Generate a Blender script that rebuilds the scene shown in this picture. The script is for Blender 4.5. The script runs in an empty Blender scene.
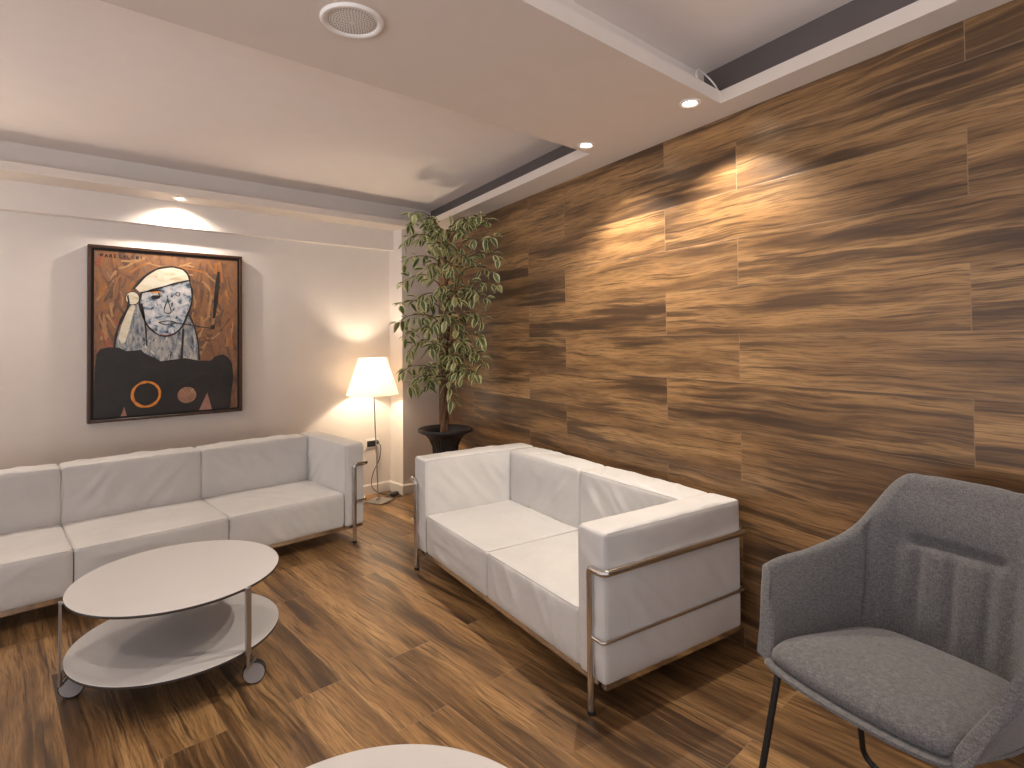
import bpy, bmesh, math, random
from mathutils import Vector, Matrix, noise
C = bpy.context.scene.collection
SC = bpy.context.scene
R = math.radians
# ------------------------------------------------------------------ camera, world, exposure
BETA = R(10.2537)                      # the wood wall leans away from square by this much
CB, SB = math.cos(BETA), math.sin(BETA)
ZC, ZU = 2.206, 2.425                  # dropped soffit, upper ceiling
WALL_X = 2.022
def wp(x, y, z=0.0):                   # wood-wall frame (x across, y along) -> room frame
    return Vector((x*CB + y*SB, -x*SB + y*CB, z))
cam = bpy.data.cameras.new('camera')
cam.sensor_width = 36.0
cam.lens = 571.713/1024*36.0
cam.shift_y = -(384-328.927)/1024
cam.clip_start = 0.05
camo = bpy.data.objects.new('camera', cam)
C.objects.link(camo)
Fv = Vector((0.65992, 0.75110, 0.01866)); Rv = Vector((0.75132, -0.65986, -0.01004)); Uv = Vector((-0.00478, -0.02065, 0.99978))
camo.matrix_world = Matrix(((Rv.x, Uv.x, -Fv.x, 0), (Rv.y, Uv.y, -Fv.y, 0), (Rv.z, Uv.z, -Fv.z, 1.272), (0, 0, 0, 1)))
SC.camera = camo
SC.view_settings.view_transform = 'Standard'
SC.view_settings.look = 'None'
SC.view_settings.exposure = 0.40
SC.view_settings.gamma = 1.0
SC.view_settings.use_curve_mapping = False
w = bpy.data.worlds.new('room_ambience')
SC.world = w
w.use_nodes = True
wt = w.node_tree                     # soft fill for the unseen room; extra light from below added for the ceiling
wc = wt.nodes.new('ShaderNodeTexCoord'); wx_ = wt.nodes.new('ShaderNodeSeparateXYZ'); wr = wt.nodes.new('ShaderNodeMapRange')
wt.links.new(wc.outputs['Generated'], wx_.inputs[0]); wt.links.new(wx_.outputs[2], wr.inputs[0])
wr.inputs[1].default_value = -0.15; wr.inputs[2].default_value = 0.10
wr.inputs[3].default_value = 2.3; wr.inputs[4].default_value = 0.40
wt.links.new(wr.outputs[0], wt.nodes['Background'].inputs[1])
wt.nodes['Background'].inputs[0].default_value = (0.93, 0.92, 0.97, 1)
WARM = (1.0, 0.89, 0.76)
def lamp(name, loc, energy, color, kind='SPOT', size=115, blend=0.5, radius=0.03, aim=None):
    l = bpy.data.lights.new(name, kind)
    l.energy = energy; l.color = color; l.shadow_soft_size = radius
    if kind == 'SPOT':
        l.spot_size = R(size); l.spot_blend = blend
    o = bpy.data.objects.new(name, l)
    o.location = loc
    if aim is not None:
        d = Vector(aim)-Vector(loc)
        o.rotation_euler = d.to_track_quat('-Z', 'Y').to_euler()
    C.objects.link(o)
    return o
# name, x, y, energy, spot size, aim offset, visible in the photo
SPOTS = [
    ('wall', 2.029, 1.223, 46, 118, (0.02, 0, -1), True),
    ('wall', 2.083, 1.816, 46, 118, (0.02, 0, -1), True),
    ('back', 0.823, 4.178, 24, 150, (0, 0, -1), True),
    ('back', -0.75, 4.178, 24, 150, (0, 0, -1), False),
    ('beam', -0.15, 1.50, 20, 120, (0, 0, -1), False),
    ('beam', -0.95, 1.50, 20, 120, (0, 0, -1), False),
    ('strip', 1.70, -0.75, 12, 118, (0, 0, -1), False),
]
for nm, x, y, e, sz, d, vis in SPOTS:
    ly = y+0.03 if nm == 'back' else y; lz = ZC-0.016 if nm == 'back' else ZC-0.03
    lamp('downlight_beam', (x, ly, lz), e, WARM, size=sz, blend=0.75 if nm == 'back' else 0.6, radius=0.014, aim=(x+d[0], ly+d[1], lz+d[2]))
LAMP = Vector((2.160, 4.135, 0))
LAMP2 = Vector((-0.86, 4.05, 0))         # its twin at the far end of the long sofa, left of the picture
for L_ in (LAMP, LAMP2):
    lamp('floor_lamp_bulb_glow', (L_.x, L_.y, 1.02), 15, (1.0, 0.83, 0.62), 'POINT', radius=0.028)

# ------------------------------------------------------------------ material helpers
class NT:
    def __init__(s, name):
        s.m = bpy.data.materials.new(name); s.m.use_nodes = True
        s.t = s.m.node_tree; s.b = s.t.nodes['Principled BSDF']; s.out = s.t.nodes['Material Output']
    def n(s, typ, **kw):
        nd = s.t.nodes.new(typ)
        for k, v in kw.items(): setattr(nd, k, v)
        return nd
    def l(s, a, b): s.t.links.new(a, b)
    def put(s, sock, v):
        if hasattr(v, 'links') or isinstance(v, bpy.types.NodeSocket): s.l(v, sock)
        else: sock.default_value = v
    def math(s, op, a, b=0.0, c=None):
        nd = s.n('ShaderNodeMath', operation=op); s.put(nd.inputs[0], a); s.put(nd.inputs[1], b)
        if c is not None: s.put(nd.inputs[2], c)
        return nd.outputs[0]
    def comb(s, x, y, z):
        nd = s.n('ShaderNodeCombineXYZ'); s.put(nd.inputs[0], x); s.put(nd.inputs[1], y); s.put(nd.inputs[2], z); return nd.outputs[0]
    def noise(s, vec, scale=1.0, detail=2.0, rough=0.5, dist=0.0):
        nd = s.n('ShaderNodeTexNoise'); s.put(nd.inputs['Vector'], vec); nd.inputs['Scale'].default_value = scale
        nd.inputs['Detail'].default_value = detail; nd.inputs['Roughness'].default_value = rough; nd.inputs['Distortion'].default_value = dist
        return nd.outputs['Fac']
    def ramp(s, fac, stops):
        nd = s.n('ShaderNodeValToRGB'); s.put(nd.inputs[0], fac); e = nd.color_ramp.elements
        while len(e) > 1: e.remove(e[-1])
        for i, (p, c) in enumerate(stops):
            el = e[0] if i == 0 else e.new(p)
            el.position = p; el.color = (c[0], c[1], c[2], 1) if not isinstance(c, float) else (c, c, c, 1)
        return nd.outputs[0]
    def mix(s, f, a, b, typ='MIX'):
        nd = s.n('ShaderNodeMix', data_type='RGBA', blend_type=typ)
        s.put(nd.inputs[0], f)
        for k, v in ((6, a), (7, b)):
            if isinstance(v, tuple): nd.inputs[k].default_value = (*v[:3], 1)
            else: s.l(v, nd.inputs[k])
        return nd.outputs[2]
    def obj(s): return s.n('ShaderNodeTexCoord').outputs['Object']
    def bump(s, h, strength, dist):
        nd = s.n('ShaderNodeBump'); s.put(nd.inputs['Height'], h); nd.inputs['Strength'].default_value = strength; nd.inputs['Distance'].default_value = dist
        s.l(nd.outputs[0], s.b.inputs['Normal'])
def plain(name, col, rough=0.5, metal=0.0, bump=None, spec=0.5, vary=0.06):
    t = NT(name)
    f = t.noise(t.obj(), 9.0, 3.0)
    lo = tuple(c*(1-vary) for c in col); hi = tuple(min(1, c*(1+vary)) for c in col)
    t.l(t.ramp(f, [(0.3, lo), (0.7, hi)]), t.b.inputs['Base Color'])
    t.b.inputs['Roughness'].default_value = rough; t.b.inputs['Metallic'].default_value = metal
    t.b.inputs['Specular IOR Level'].default_value = spec
    if bump: t.bump(t.noise(t.obj(), bump[0], 3.0), bump[1], bump[2])
    return t.m
def wood_tile(name, v0, offA, offB, kroll, bright=1.0, rough=0.38, seed=0.0):
    """wood-look planks 1.2 x 0.2 m; u = local x along the plank, v = local z (wall) or local y (floor)"""
    t = NT(name)
    sp = t.n('ShaderNodeSeparateXYZ'); t.l(t.obj(), sp.inputs[0])
    u = sp.outputs[0]; v = sp.outputs[1] if kroll == 'floor' else sp.outputs[2]
    k = t.math('DIVIDE', t.math('SUBTRACT', v, v0), 0.2)
    row = t.math('FLOOR', k); fv = t.math('SUBTRACT', k, row)
    par = t.math('FLOORED_MODULO', row, 2.0)
    off = t.math('MULTIPLY_ADD', par, offB-offA, offA)
    c = t.math('DIVIDE', t.math('SUBTRACT', u, off), 1.2)
    col = t.math('FLOOR', c); fu = t.math('SUBTRACT', c, col)
    wn = t.n('ShaderNodeTexWhiteNoise', noise_dimensions='3D'); t.l(t.comb(row, col, seed), wn.inputs['Vector'])
    rs = t.n('ShaderNodeSeparateColor'); t.l(wn.outputs['Color'], rs.inputs[0])
    r1, r2, r3 = rs.outputs[0], rs.outputs[1], rs.outputs[2]
    # warp the grain gently so that it flows; broad tonal bands, clustered dark streaks, fine fibres, a few knots
    wob = t.noise(t.comb(t.math('MULTIPLY_ADD', r2, 31.0, t.math('MULTIPLY', u, 2.2)), t.math('MULTIPLY', v, 5.0), t.math('MULTIPLY', r1, 17.0)), 1.0, 2.0)
    vw = t.math('MULTIPLY_ADD', t.math('SUBTRACT', wob, 0.5), 0.055, v)
    U = t.math('MULTIPLY_ADD', r1, 57.0, u); V = t.math('MULTIPLY_ADD', r2, 13.0, vw); Z = t.math('MULTIPLY', r3, 9.0)
    def n2(fu_, fv_, det, rough_, dist=0.0): return t.noise(t.comb(t.math('MULTIPLY', U, fu_), t.math('MULTIPLY', V, fv_), Z), 1.0, det, rough_, dist)
    big = n2(0.9, 9.0, 3.0, 0.55, 0.3)
    mask = n2(1.1, 7.0, 2.0, 0.5)
    streak = n2(1.7, 34.0, 6.0, 0.62, 0.35)
    vein = n2(2.2, 70.0, 4.0, 0.6, 0.3)
    fib = n2(9.0, 190.0, 3.0, 0.6)
    base = t.ramp(big, [(0.30, (0.080, 0.042, 0.018)), (0.43, (0.165, 0.088, 0.036)), (0.54, (0.275, 0.150, 0.060)), (0.70, (0.370, 0.215, 0.090))])
    dk = t.ramp(t.math('ADD', streak, t.math('MULTIPLY', t.math('SUBTRACT', mask, 0.5), 0.9)), [(0.28, 0.82), (0.38, 0.55), (0.45, 0.12), (0.53, 0.0)])
    base = t.mix(dk, base, (0.034, 0.019, 0.0115))
    base = t.mix(t.ramp(vein, [(0.34, 0.85), (0.42, 0.12), (0.47, 0.0)]), base, (0.050, 0.027, 0.014))
    base = t.mix(t.ramp(streak, [(0.55, 0.0), (0.72, 0.45)]), base, (0.42, 0.255, 0.115))
    base = t.mix(t.ramp(fib, [(0.36, 0.60), (0.54, 0.0)]), base, (0.060, 0.033, 0.017))
    vo = t.n('ShaderNodeTexVoronoi'); t.l(t.comb(t.math('MULTIPLY', U, 1.5), t.math('MULTIPLY', V, 4.2), Z), vo.inputs['Vector']); vo.inputs['Scale'].default_value = 1.0
    ks = t.n('ShaderNodeSeparateColor'); t.l(vo.outputs['Color'], ks.inputs[0])
    kn = t.math('MULTIPLY', t.ramp(vo.outputs['Distance'], [(0.03, 0.85), (0.085, 0.40), (0.15, 0.0)]), t.math('LESS_THAN', ks.outputs[0], 0.22))
    base = t.mix(kn, base, (0.040, 0.022, 0.013))
    tone = t.math('MULTIPLY_ADD', r3, 0.26, 0.86*bright)
    base = t.mix(1.0, base, t.comb(tone, tone, tone), 'MULTIPLY')
    # pale joint lines
    ev = t.math('MINIMUM', fv, t.math('SUBTRACT', 1.0, fv)); eu = t.math('MINIMUM', fu, t.math('SUBTRACT', 1.0, fu))
    ev = t.math('MULTIPLY', ev, 0.2); eu = t.math('MULTIPLY', eu, 1.2)
    gh = t.ramp(t.math('DIVIDE', ev, 0.004), [(0.20, 0.55), (0.38, 0.0)])
    gv = t.ramp(t.math('DIVIDE', eu, 0.004), [(0.25, 0.75), (0.45, 0.0)])
    g = t.math('MAXIMUM', gh, gv)
    base = t.mix(g, base, (0.27, 0.18, 0.115))
    t.l(base, t.b.inputs['Base Color'])
    t.put(t.b.inputs['Roughness'], t.math('MULTIPLY_ADD', streak, 0.22, rough-0.10))
    t.b.inputs['Specular IOR Level'].default_value = 0.45
    t.bump(t.math('MULTIPLY_ADD', g, -1.5, t.math('MULTIPLY', streak, 0.6)), 0.25, 0.002)
    return t.m

M = {}
M['plaster'] = plain('white_plaster', (0.72, 0.655, 0.60), 0.85, vary=0.015, bump=(60, 0.04, 0.002))
M['ceiling'] = plain('brightened_ceiling_paint', (0.89, 0.815, 0.765), 0.9, vary=0.010)  # whiter than the soffit, partly to stand in for missing light up there
M['soffit'] = plain('warm_grey_soffit_paint', (0.68, 0.60, 0.53), 0.9, vary=0.012)
M['cove_grey'] = plain('dark_grey_cove', (0.125, 0.102, 0.095), 0.9, vary=0.03)  # one even dark grey for the strip along the cove side
M['skirt'] = plain('white_gloss_paint', (0.74, 0.68, 0.62), 0.45, vary=0.01)
M['wall_wood'] = wood_tile('wood_look_wall_tile', 1.8844, 1.540, 0.742, 'wall', 1.18, 0.36, 3.0)
M['floor_wood'] = wood_tile('wood_look_floor_tile', 0.005, 1.645, 2.040, 'floor', 1.22, 0.36, 11.0)
def leather():
    t = NT('white_leather')
    f = t.noise(t.obj(), 5.0, 4.0)
    t.l(t.ramp(f, [(0.3, (0.62, 0.605, 0.592)), (0.7, (0.675, 0.658, 0.645))]), t.b.inputs['Base Color'])
    t.b.inputs['Roughness'].default_value = 0.48
    t.b.inputs['Specular IOR Level'].default_value = 0.35
    h = t.math('MULTIPLY_ADD', t.noise(t.obj(), 240.0, 2.0), 0.12, t.noise(t.obj(), 14.0, 3.0, 0.5, 1.0))
    t.bump(h, 0.22, 0.01)
    return t.m
M['leather'] = leather()
M['chrome'] = plain('polished_chrome', (0.66, 0.645, 0.63), 0.14, 1.0, vary=0.02)
M['satin'] = plain('satin_aluminium', (0.52, 0.515, 0.51), 0.34, 1.0, vary=0.02)
M['rubber'] = plain('black_rubber', (0.018, 0.017, 0.017), 0.6)
M['black_metal'] = plain('black_powder_coat', (0.014, 0.013, 0.013), 0.4)
M['table_white'] = plain('white_laminate', (0.60, 0.575, 0.565), 0.38, vary=0.01)
M['table_edge'] = plain('dark_laminate_edge', (0.045, 0.033, 0.028), 0.5)
M['wheel_grey'] = plain('grey_plastic', (0.40, 0.385, 0.385), 0.45)
M['white_plastic'] = plain('white_plastic', (0.78, 0.735, 0.69), 0.4, vary=0.01)
M['dark_plastic'] = plain('dark_plastic', (0.03, 0.028, 0.027), 0.45)
M['pot'] = plain('black_glazed_pot', (0.022, 0.020, 0.020), 0.42)
M['soil'] = plain('potting_soil', (0.045, 0.028, 0.018), 0.95, bump=(90, 0.8, 0.01), vary=0.4)
M['bark'] = plain('ficus_bark', (0.16, 0.085, 0.045), 0.85, bump=(45, 0.6, 0.006), vary=0.35)
M['leaf'] = plain('leaf_green', (0.095, 0.135, 0.045), 0.42, vary=0.35)
M['leaf_mid'] = plain('leaf_grey_green', (0.30, 0.31, 0.12), 0.42, vary=0.3)
M['leaf_edge'] = plain('leaf_cream_margin', (0.60, 0.57, 0.29), 0.5, vary=0.15)
def fabric():
    t = NT('grey_melange_fabric')
    o = t.obj()
    a = t.noise(o, 520.0, 2.0); 
    sp = t.n('ShaderNodeSeparateXYZ'); t.l(o, sp.inputs[0])
    b = t.noise(t.comb(t.math('MULTIPLY', sp.outputs[0], 90.0), t.math('MULTIPLY', sp.outputs[1], 90.0), t.math('MULTIPLY', sp.outputs[2], 420.0)), 1.0, 2.0)
    c = t.noise(t.comb(t.math('MULTIPLY', sp.outputs[0], 420.0), t.math('MULTIPLY', sp.outputs[1], 420.0), t.math('MULTIPLY', sp.outputs[2], 90.0)), 1.0, 2.0)
    s = t.math('MULTIPLY', t.math('ADD', t.math('ADD', a, b), c), 0.3333)
    t.l(t.ramp(s, [(0.38, (0.080, 0.077, 0.080)), (0.5, (0.126, 0.121, 0.124)), (0.62, (0.190, 0.182, 0.184))]), t.b.inputs['Base Color'])
    t.b.inputs['Roughness'].default_value = 0.9
    t.b.inputs['Specular IOR Level'].default_value = 0.2
    t.b.inputs['Sheen Weight'].default_value = 0.25
    t.bump(s, 0.35, 0.002)
    return t.m
M['fabric'] = fabric()
def emis(name, col, st):
    t = NT(name); t.b.inputs['Base Color'].default_value = (*col, 1)
    t.b.inputs['Emission Color'].default_value = (*col, 1); t.b.inputs['Emission Strength'].default_value = st
    return t.m
M['led'] = emis('lit_led_lens', (1.0, 0.86, 0.66), 30.0)
def bulb_mat():
    t = NT('lit_bulb_glass'); tr = t.n('ShaderNodeBsdfTransparent'); em = t.n('ShaderNodeEmission'); ad = t.n('ShaderNodeAddShader')
    em.inputs[0].default_value = (1.0, 0.82, 0.58, 1); em.inputs[1].default_value = 6.0
    t.l(tr.outputs[0], ad.inputs[0]); t.l(em.outputs[0], ad.inputs[1]); t.l(ad.outputs[0], t.out.inputs['Surface'])
    return t.m
M['bulb'] = bulb_mat()
def shade_mat():
    t = NT('translucent_lampshade')
    tr = t.n('ShaderNodeBsdfTranslucent'); di = t.n('ShaderNodeBsdfDiffuse'); mx = t.n('ShaderNodeMixShader')
    c = t.ramp(t.noise(t.obj(), 30.0, 2.0), [(0.3, (0.90, 0.84, 0.76)), (0.7, (0.93, 0.87, 0.79))])
    t.l(c, tr.inputs[0]); t.l(c, di.inputs[0]); mx.inputs[0].default_value = 0.45
    t.l(tr.outputs[0], mx.inputs[1]); t.l(di.outputs[0], mx.inputs[2]); t.l(mx.outputs[0], t.out.inputs['Surface'])
    return t.m
M['shade'] = shade_mat()

# ------------------------------------------------------------------ geometry helpers
def obj(name, bm, mats, parent=None, smooth=None, loc=None, rotz=0.0, label=None):
    me = bpy.data.meshes.new(name)
    bmesh.ops.recalc_face_normals(bm, faces=bm.faces[:])
    bm.to_mesh(me); bm.free()
    for m in (mats if isinstance(mats, (list, tuple)) else [mats]): me.materials.append(M[m] if isinstance(m, str) else m)
    if smooth is not None:
        for p in me.polygons: p.use_smooth = True
        me.set_sharp_from_angle(angle=R(smooth))
    o = bpy.data.objects.new(name, me)
    C.objects.link(o)
    if parent is not None: o.parent = parent
    if loc is not None: o.location = loc
    o.rotation_euler.z = rotz
    if label: o['label'] = label
    return o
def tag(o, label, cat, group=None):
    o['label'] = label; o['category'] = cat
    if group: o['group'] = group
    return o
def thing(name, label, cat, loc=(0, 0, 0), rotz=0.0, group=None):
    o = bpy.data.objects.new(name, None); C.objects.link(o)
    o.empty_display_size = 0.1
    o.location = loc; o.rotation_euler.z = rotz
    return tag(o, label, cat, group)
def struct(o):
    o['kind'] = 'structure'; return o
def copy_tree(o, parent=None):
    c = o.copy(); C.objects.link(c)
    if parent is not None: c.parent = parent
    for ch in list(o.children): copy_tree(ch, c)
    return c
def box(bm, x0, x1, y0, y1, z0, z1, mi=0):
    vs = [bm.verts.new((x, y, z)) for z in (z0, z1) for y in (y0, y1) for x in (x0, x1)]
    for f in ((0, 2, 3, 1), (4, 5, 7, 6), (0, 1, 5, 4), (2, 6, 7, 3), (0, 4, 6, 2), (1, 3, 7, 5)):
        bm.faces.new([vs[i] for i in f]).material_index = mi
def prism(bm, pts, z0, z1, mi=0):
    a = [bm.verts.new((p[0], p[1], z0)) for p in pts]; b = [bm.verts.new((p[0], p[1], z1)) for p in pts]
    bm.faces.new(a[::-1]).material_index = mi; bm.faces.new(b).material_index = mi
    n = len(pts)
    for i in range(n): bm.faces.new([a[i], a[(i+1) % n], b[(i+1) % n], b[i]]).material_index = mi
def lathe(bm, prof, n=48, mi=0, center=(0, 0, 0), flute=None):
    """prof: list of (r, z) or (r, z, material)"""
    cx, cy, cz = center; rows = []
    for k, p in enumerate(prof):
        r, z = p[0], p[1]
        if r < 1e-5: rows.append([bm.verts.new((cx, cy, cz+z))]); continue
        rows.append([bm.verts.new((cx+r*(1+(flute(a, z) if flute else 0))*math.cos(a), cy+r*(1+(flute(a, z) if flute else 0))*math.sin(a), cz+z)) for a in [2*math.pi*i/n for i in range(n)]])
    for k in range(len(rows)-1):
        A, B = rows[k], rows[k+1]; m = prof[k+1][2] if len(prof[k+1]) > 2 else mi
        for i in range(n):
            j = (i+1) % n
            if len(A) == 1 and len(B) == 1: continue
            if len(A) == 1: f = bm.faces.new([A[0], B[j], B[i]])
            elif len(B) == 1: f = bm.faces.new([A[i], A[j], B[0]])
            else: f = bm.faces.new([A[i], A[j], B[j], B[i]])
            f.material_index = m
def fillet(pts, r, seg=7):
    pts = [Vector(p) for p in pts]; out = [pts[0]]
    for i in range(1, len(pts)-1):
        a, b, c = pts[i-1], pts[i], pts[i+1]
        u = (a-b).normalized(); v = (c-b).normalized()
        ang = u.angle(v)
        if ang > math.pi-0.02: out.append(b); continue
        t = min(r/math.tan(ang/2), (a-b).length*0.49, (c-b).length*0.49)
        rr = t*math.tan(ang/2); cen = b+(u+v).normalized()*(rr/math.sin(ang/2))
        p0 = b+u*t-cen; p1 = b+v*t-cen
        for k in range(seg+1):
            s = k/seg; th = p0.angle(p1)
            out.append(cen+(p0*math.sin((1-s)*th)+p1*math.sin(s*th))/math.sin(th))
    out.append(pts[-1]); return out
def tube(bm, pts, r, n=12, mi=0, closed=False, caps=True):
    pts = [Vector(p) for p in pts]; N = len(pts); rings = []
    rad = r if callable(r) else (lambda s: r)
    T = []
    for i in range(N):
        if closed: d = pts[(i+1) % N]-pts[i-1]
        else: d = pts[min(i+1, N-1)]-pts[max(i-1, 0)]
        T.append(d.normalized())
    up = Vector((0, 0, 1)) if abs(T[0].z) < 0.9 else Vector((1, 0, 0))
    nrm = (up-T[0]*up.dot(T[0])).normalized()
    for i in range(N):
        nrm = (nrm-T[i]*nrm.dot(T[i])).normalized(); b = T[i].cross(nrm)
        rr = rad(i/max(1, N-1))
        rings.append([bm.verts.new(pts[i]+(nrm*math.cos(a)+b*math.sin(a))*rr) for a in [2*math.pi*k/n for k in range(n)]])
    for i in range(N if closed else N-1):
        A, B = rings[i], rings[(i+1) % N]
        for k in range(n): bm.faces.new([A[k], A[(k+1) % n], B[(k+1) % n], B[k]]).material_index = mi
    if caps and not closed:
        bm.faces.new(rings[0][::-1]).material_index = mi; bm.faces.new(rings[-1]).material_index = mi
def spline(pts, per=8):
    P = [Vector(p) for p in pts]; P = [P[0]*2-P[1]]+P+[P[-1]*2-P[-2]]; out = []
    for i in range(1, len(P)-2):
        for k in range(per):
            t = k/per; a, b, c, d = P[i-1], P[i], P[i+1], P[i+2]
            out.append(0.5*((2*b)+(c-a)*t+(2*a-5*b+4*c-d)*t*t+(3*b-a-3*c+d)*t**3))
    out.append(P[-2]); return out
def axis_vals(h, r, step):
    e = [h-r+r*math.sin(k/4*math.pi/2) for k in range(5)]
    n = max(2, int(round(2*(h-r)/step))); mid = [-(h-r)+2*(h-r)*k/n for k in range(1, n)]
    return sorted([-x for x in e]+mid+e)
def rbox(bm, c, s, r, step=0.03, disp=None, mi=0):
    """rounded, subdivided box; disp(p, n) gives a displacement along n (p in box-centred coords)"""
    h = [x/2 for x in s]; A = [axis_vals(h[i], r, step) for i in range(3)]; cache = {}
    def vert(p):
        key = tuple(round(x, 6) for x in p)
        if key in cache: return cache[key]
        inner = Vector([max(-(h[i]-r), min(h[i]-r, p[i])) for i in range(3)])
        d = Vector(p)-inner
        n = d.normalized() if d.length > 1e-9 else Vector((0, 0, 1))
        q = inner+n*r
        if disp: q = q+n*disp(q, n)
        cache[key] = bm.verts.new(q+Vector(c)); return cache[key]
    for ax in range(3):
        b, g = (ax+1) % 3, (ax+2) % 3
        for sgn in (-1, 1):
            for i in range(len(A[b])-1):
                for j in range(len(A[g])-1):
                    q = []
                    for (ii, jj) in ((i, j), (i+1, j), (i+1, j+1), (i, j+1)):
                        p = [0, 0, 0]; p[ax] = sgn*h[ax]; p[b] = A[b][ii]; p[g] = A[g][jj]; q.append(vert(p))
                    bm.faces.new(q if sgn > 0 else q[::-1]).material_index = mi

# ------------------------------------------------------------------ room shell
XL = -3.0                                          # how far the room is built to the left
wall_rot = math.pi/2-BETA                          # wood wall: local x along the wall, local -y into it
bm = bmesh.new(); box(bm, -2.4, 4.75, -0.12, 0.0, 0.0, ZU+0.08)
struct(obj('wall_right', bm, 'wall_wood', loc=wp(WALL_X, 0), rotz=wall_rot))
bm = bmesh.new()
g = R(-1.41)                                       # the floor planks run almost square to the back wall
frot = math.pi/2-g
def fl(p):                                         # room -> floor-local (x along the planks, y across)
    a = Vector((math.sin(g), math.cos(g))); b = Vector((math.cos(g), -math.sin(g)))
    return (p.x*a.x+p.y*a.y, -(p.x*b.x+p.y*b.y))
cor = [Vector((XL, -2.3)), wp(WALL_X+0.1, -2.35).to_2d(), wp(WALL_X+0.1, 4.75).to_2d(), wp(WALL_X, 4.99).to_2d(), Vector((XL, 4.5))]
prism(bm, [fl(p) for p in cor], -0.06, 0.0)
struct(obj('floor', bm, 'floor_wood', rotz=frot))
bm = bmesh.new(); box(bm, XL, 2.86, 4.375, 4.5, 0.0, ZU+0.08)
struct(obj('wall_back', bm, 'plaster'))
bm = bmesh.new(); box(bm, XL, 2.9, 4.303, 4.40, 2.040, ZU+0.02)
struct(obj('trim_1', bm, 'plaster'))
def wall_at(n):                                    # s on the wood wall where the room coordinate y = n
    y = (n+WALL_X*SB)/CB
    return wp(WALL_X, y).x
def line_at(x, n): return wp(x, (n+x*SB)/CB).x
bm = bmesh.new(); prism(bm, [(2.447, 4.165), (wall_at(4.165)+0.02, 4.165), (wall_at(4.40)+0.02, 4.40), (2.447, 4.40)], 0.0, ZC+0.02)
struct(obj('wall_corner', bm, 'plaster'))
bm = bmesh.new(); prism(bm, [(XL, -2.3), (wall_at(-2.3)+0.1, -2.3), (wall_at(4.45)+0.1, 4.45), (XL, 4.45)], ZU, ZU+0.08)
struct(obj('ceiling', bm, 'ceiling'))
# dropped soffit boards around two open recesses, with hollow coves above the boards
T0, T1 = ZC, ZC+0.050
bm = bmesh.new()
N1a, N1b, N2 = 1.890, 4.070, 1.146                  # recess edges
e = 0.05
prism(bm, [(XL, N1b), (line_at(1.825, N1b), N1b), (wall_at(N1b)+e, N1b), (wall_at(4.40)+e, 4.40), (XL, 4.40)], T0, T1)
prism(bm, [(line_at(1.825, N1a), N1a), (wall_at(N1a)+e, N1a), (wall_at(N1b)+e, N1b), (line_at(1.825, N1b), N1b)], T0, T1)
prism(bm, [(XL, N2), (line_at(1.888, N2), N2), (wall_at(N2)+e, N2), (wall_at(N1a)+e, N1a), (line_at(1.825, N1a), N1a), (XL, N1a)], T0, T1)
prism(bm, [(line_at(1.888, -2.3), -2.3), (wall_at(-2.3)+e, -2.3), (wall_at(N2)+e, N2), (line_at(1.888, N2), N2)], T0, T1)
prism(bm, [(XL, N2+0.16), (wall_at(N2+0.16)+e, N2+0.16), (wall_at(N1a-0.2)+e, N1a-0.2), (XL, N1a-0.2)], T1, ZU)
struct(obj('ceiling_soffit', bm, 'soffit'))
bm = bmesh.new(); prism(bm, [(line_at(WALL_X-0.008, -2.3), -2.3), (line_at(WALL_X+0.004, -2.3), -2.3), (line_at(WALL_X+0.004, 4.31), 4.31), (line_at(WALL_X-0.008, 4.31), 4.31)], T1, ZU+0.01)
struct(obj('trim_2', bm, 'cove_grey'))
# skirting boards
def skirt(name, pts, d):
    bm = bmesh.new()
    prof = [(0, 0), (d, 0), (d, 0.072), (d*0.45, 0.084), (0, 0.084)]
    n = len(pts); rings = []
    for i, p in enumerate(pts):
        p = Vector(p)
        def perp(a, b): t = (Vector(b)-Vector(a)).normalized(); return Vector((t.y, -t.x))
        if i == 0: nn = perp(pts[0], pts[1]); f = 1
        elif i == n-1: nn = perp(pts[-2], pts[-1]); f = 1
        else:
            a, b = perp(pts[i-1], pts[i]), perp(pts[i], pts[i+1]); nn = (a+b).normalized(); f = 1/max(0.3, nn.dot(a))
        rings.append([bm.verts.new((p.x+nn.x*o*f, p.y+nn.y*o*f, z)) for o, z in prof])
    for i in range(n-1):
        for k in range(5): bm.faces.new([rings[i][k], rings[i][(k+1) % 5], rings[i+1][(k+1) % 5], rings[i+1][k]])
    bm.faces.new(rings[0]); bm.faces.new(rings[-1][::-1])
    return struct(obj(name, bm, 'skirt'))
skirt('baseboard_back', [(XL, 4.377), (2.447, 4.377), (2.447, 4.165), (wall_at(4.165), 4.165)], 0.013)

# ------------------------------------------------------------------ tubular-framed leather sofas
def wrinkle(seed, amp, ang, freq=9.0, puff=0.006, half=(1, 1, 1)):
    ca, sa = math.cos(ang), math.sin(ang)
    def f(p, n):
        ax = max(range(3), key=lambda i: abs(n[i])); b, g_ = [(1, 2), (0, 2), (0, 1)][ax]
        u, v = p[b], p[g_]
        hu, hv = half[b], half[g_]
        dome = max(0, 1-(u/hu)**4)*max(0, 1-(v/hv)**4)
        q = u*ca+v*sa; r = -u*sa+v*ca
        wv = noise.noise(Vector((q*freq, r*freq*0.22+seed, seed*1.7+ax*3.1)))
        wv2 = noise.noise(Vector((q*freq*2.3+5, r*freq*0.5, seed*2.3+ax)))
        rid = (1-abs(wv)*2.2)
        m = 0.35+0.65*abs(noise.noise(Vector((p.x*2.6+seed, p.y*2.6, p.z*2.6))))*2
        return puff*dome+amp*m*(0.75*rid*max(0, 1-(abs(wv)*1.6))+0.5*wv2)*min(1, dome*1.25)**1.6
    return f
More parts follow.
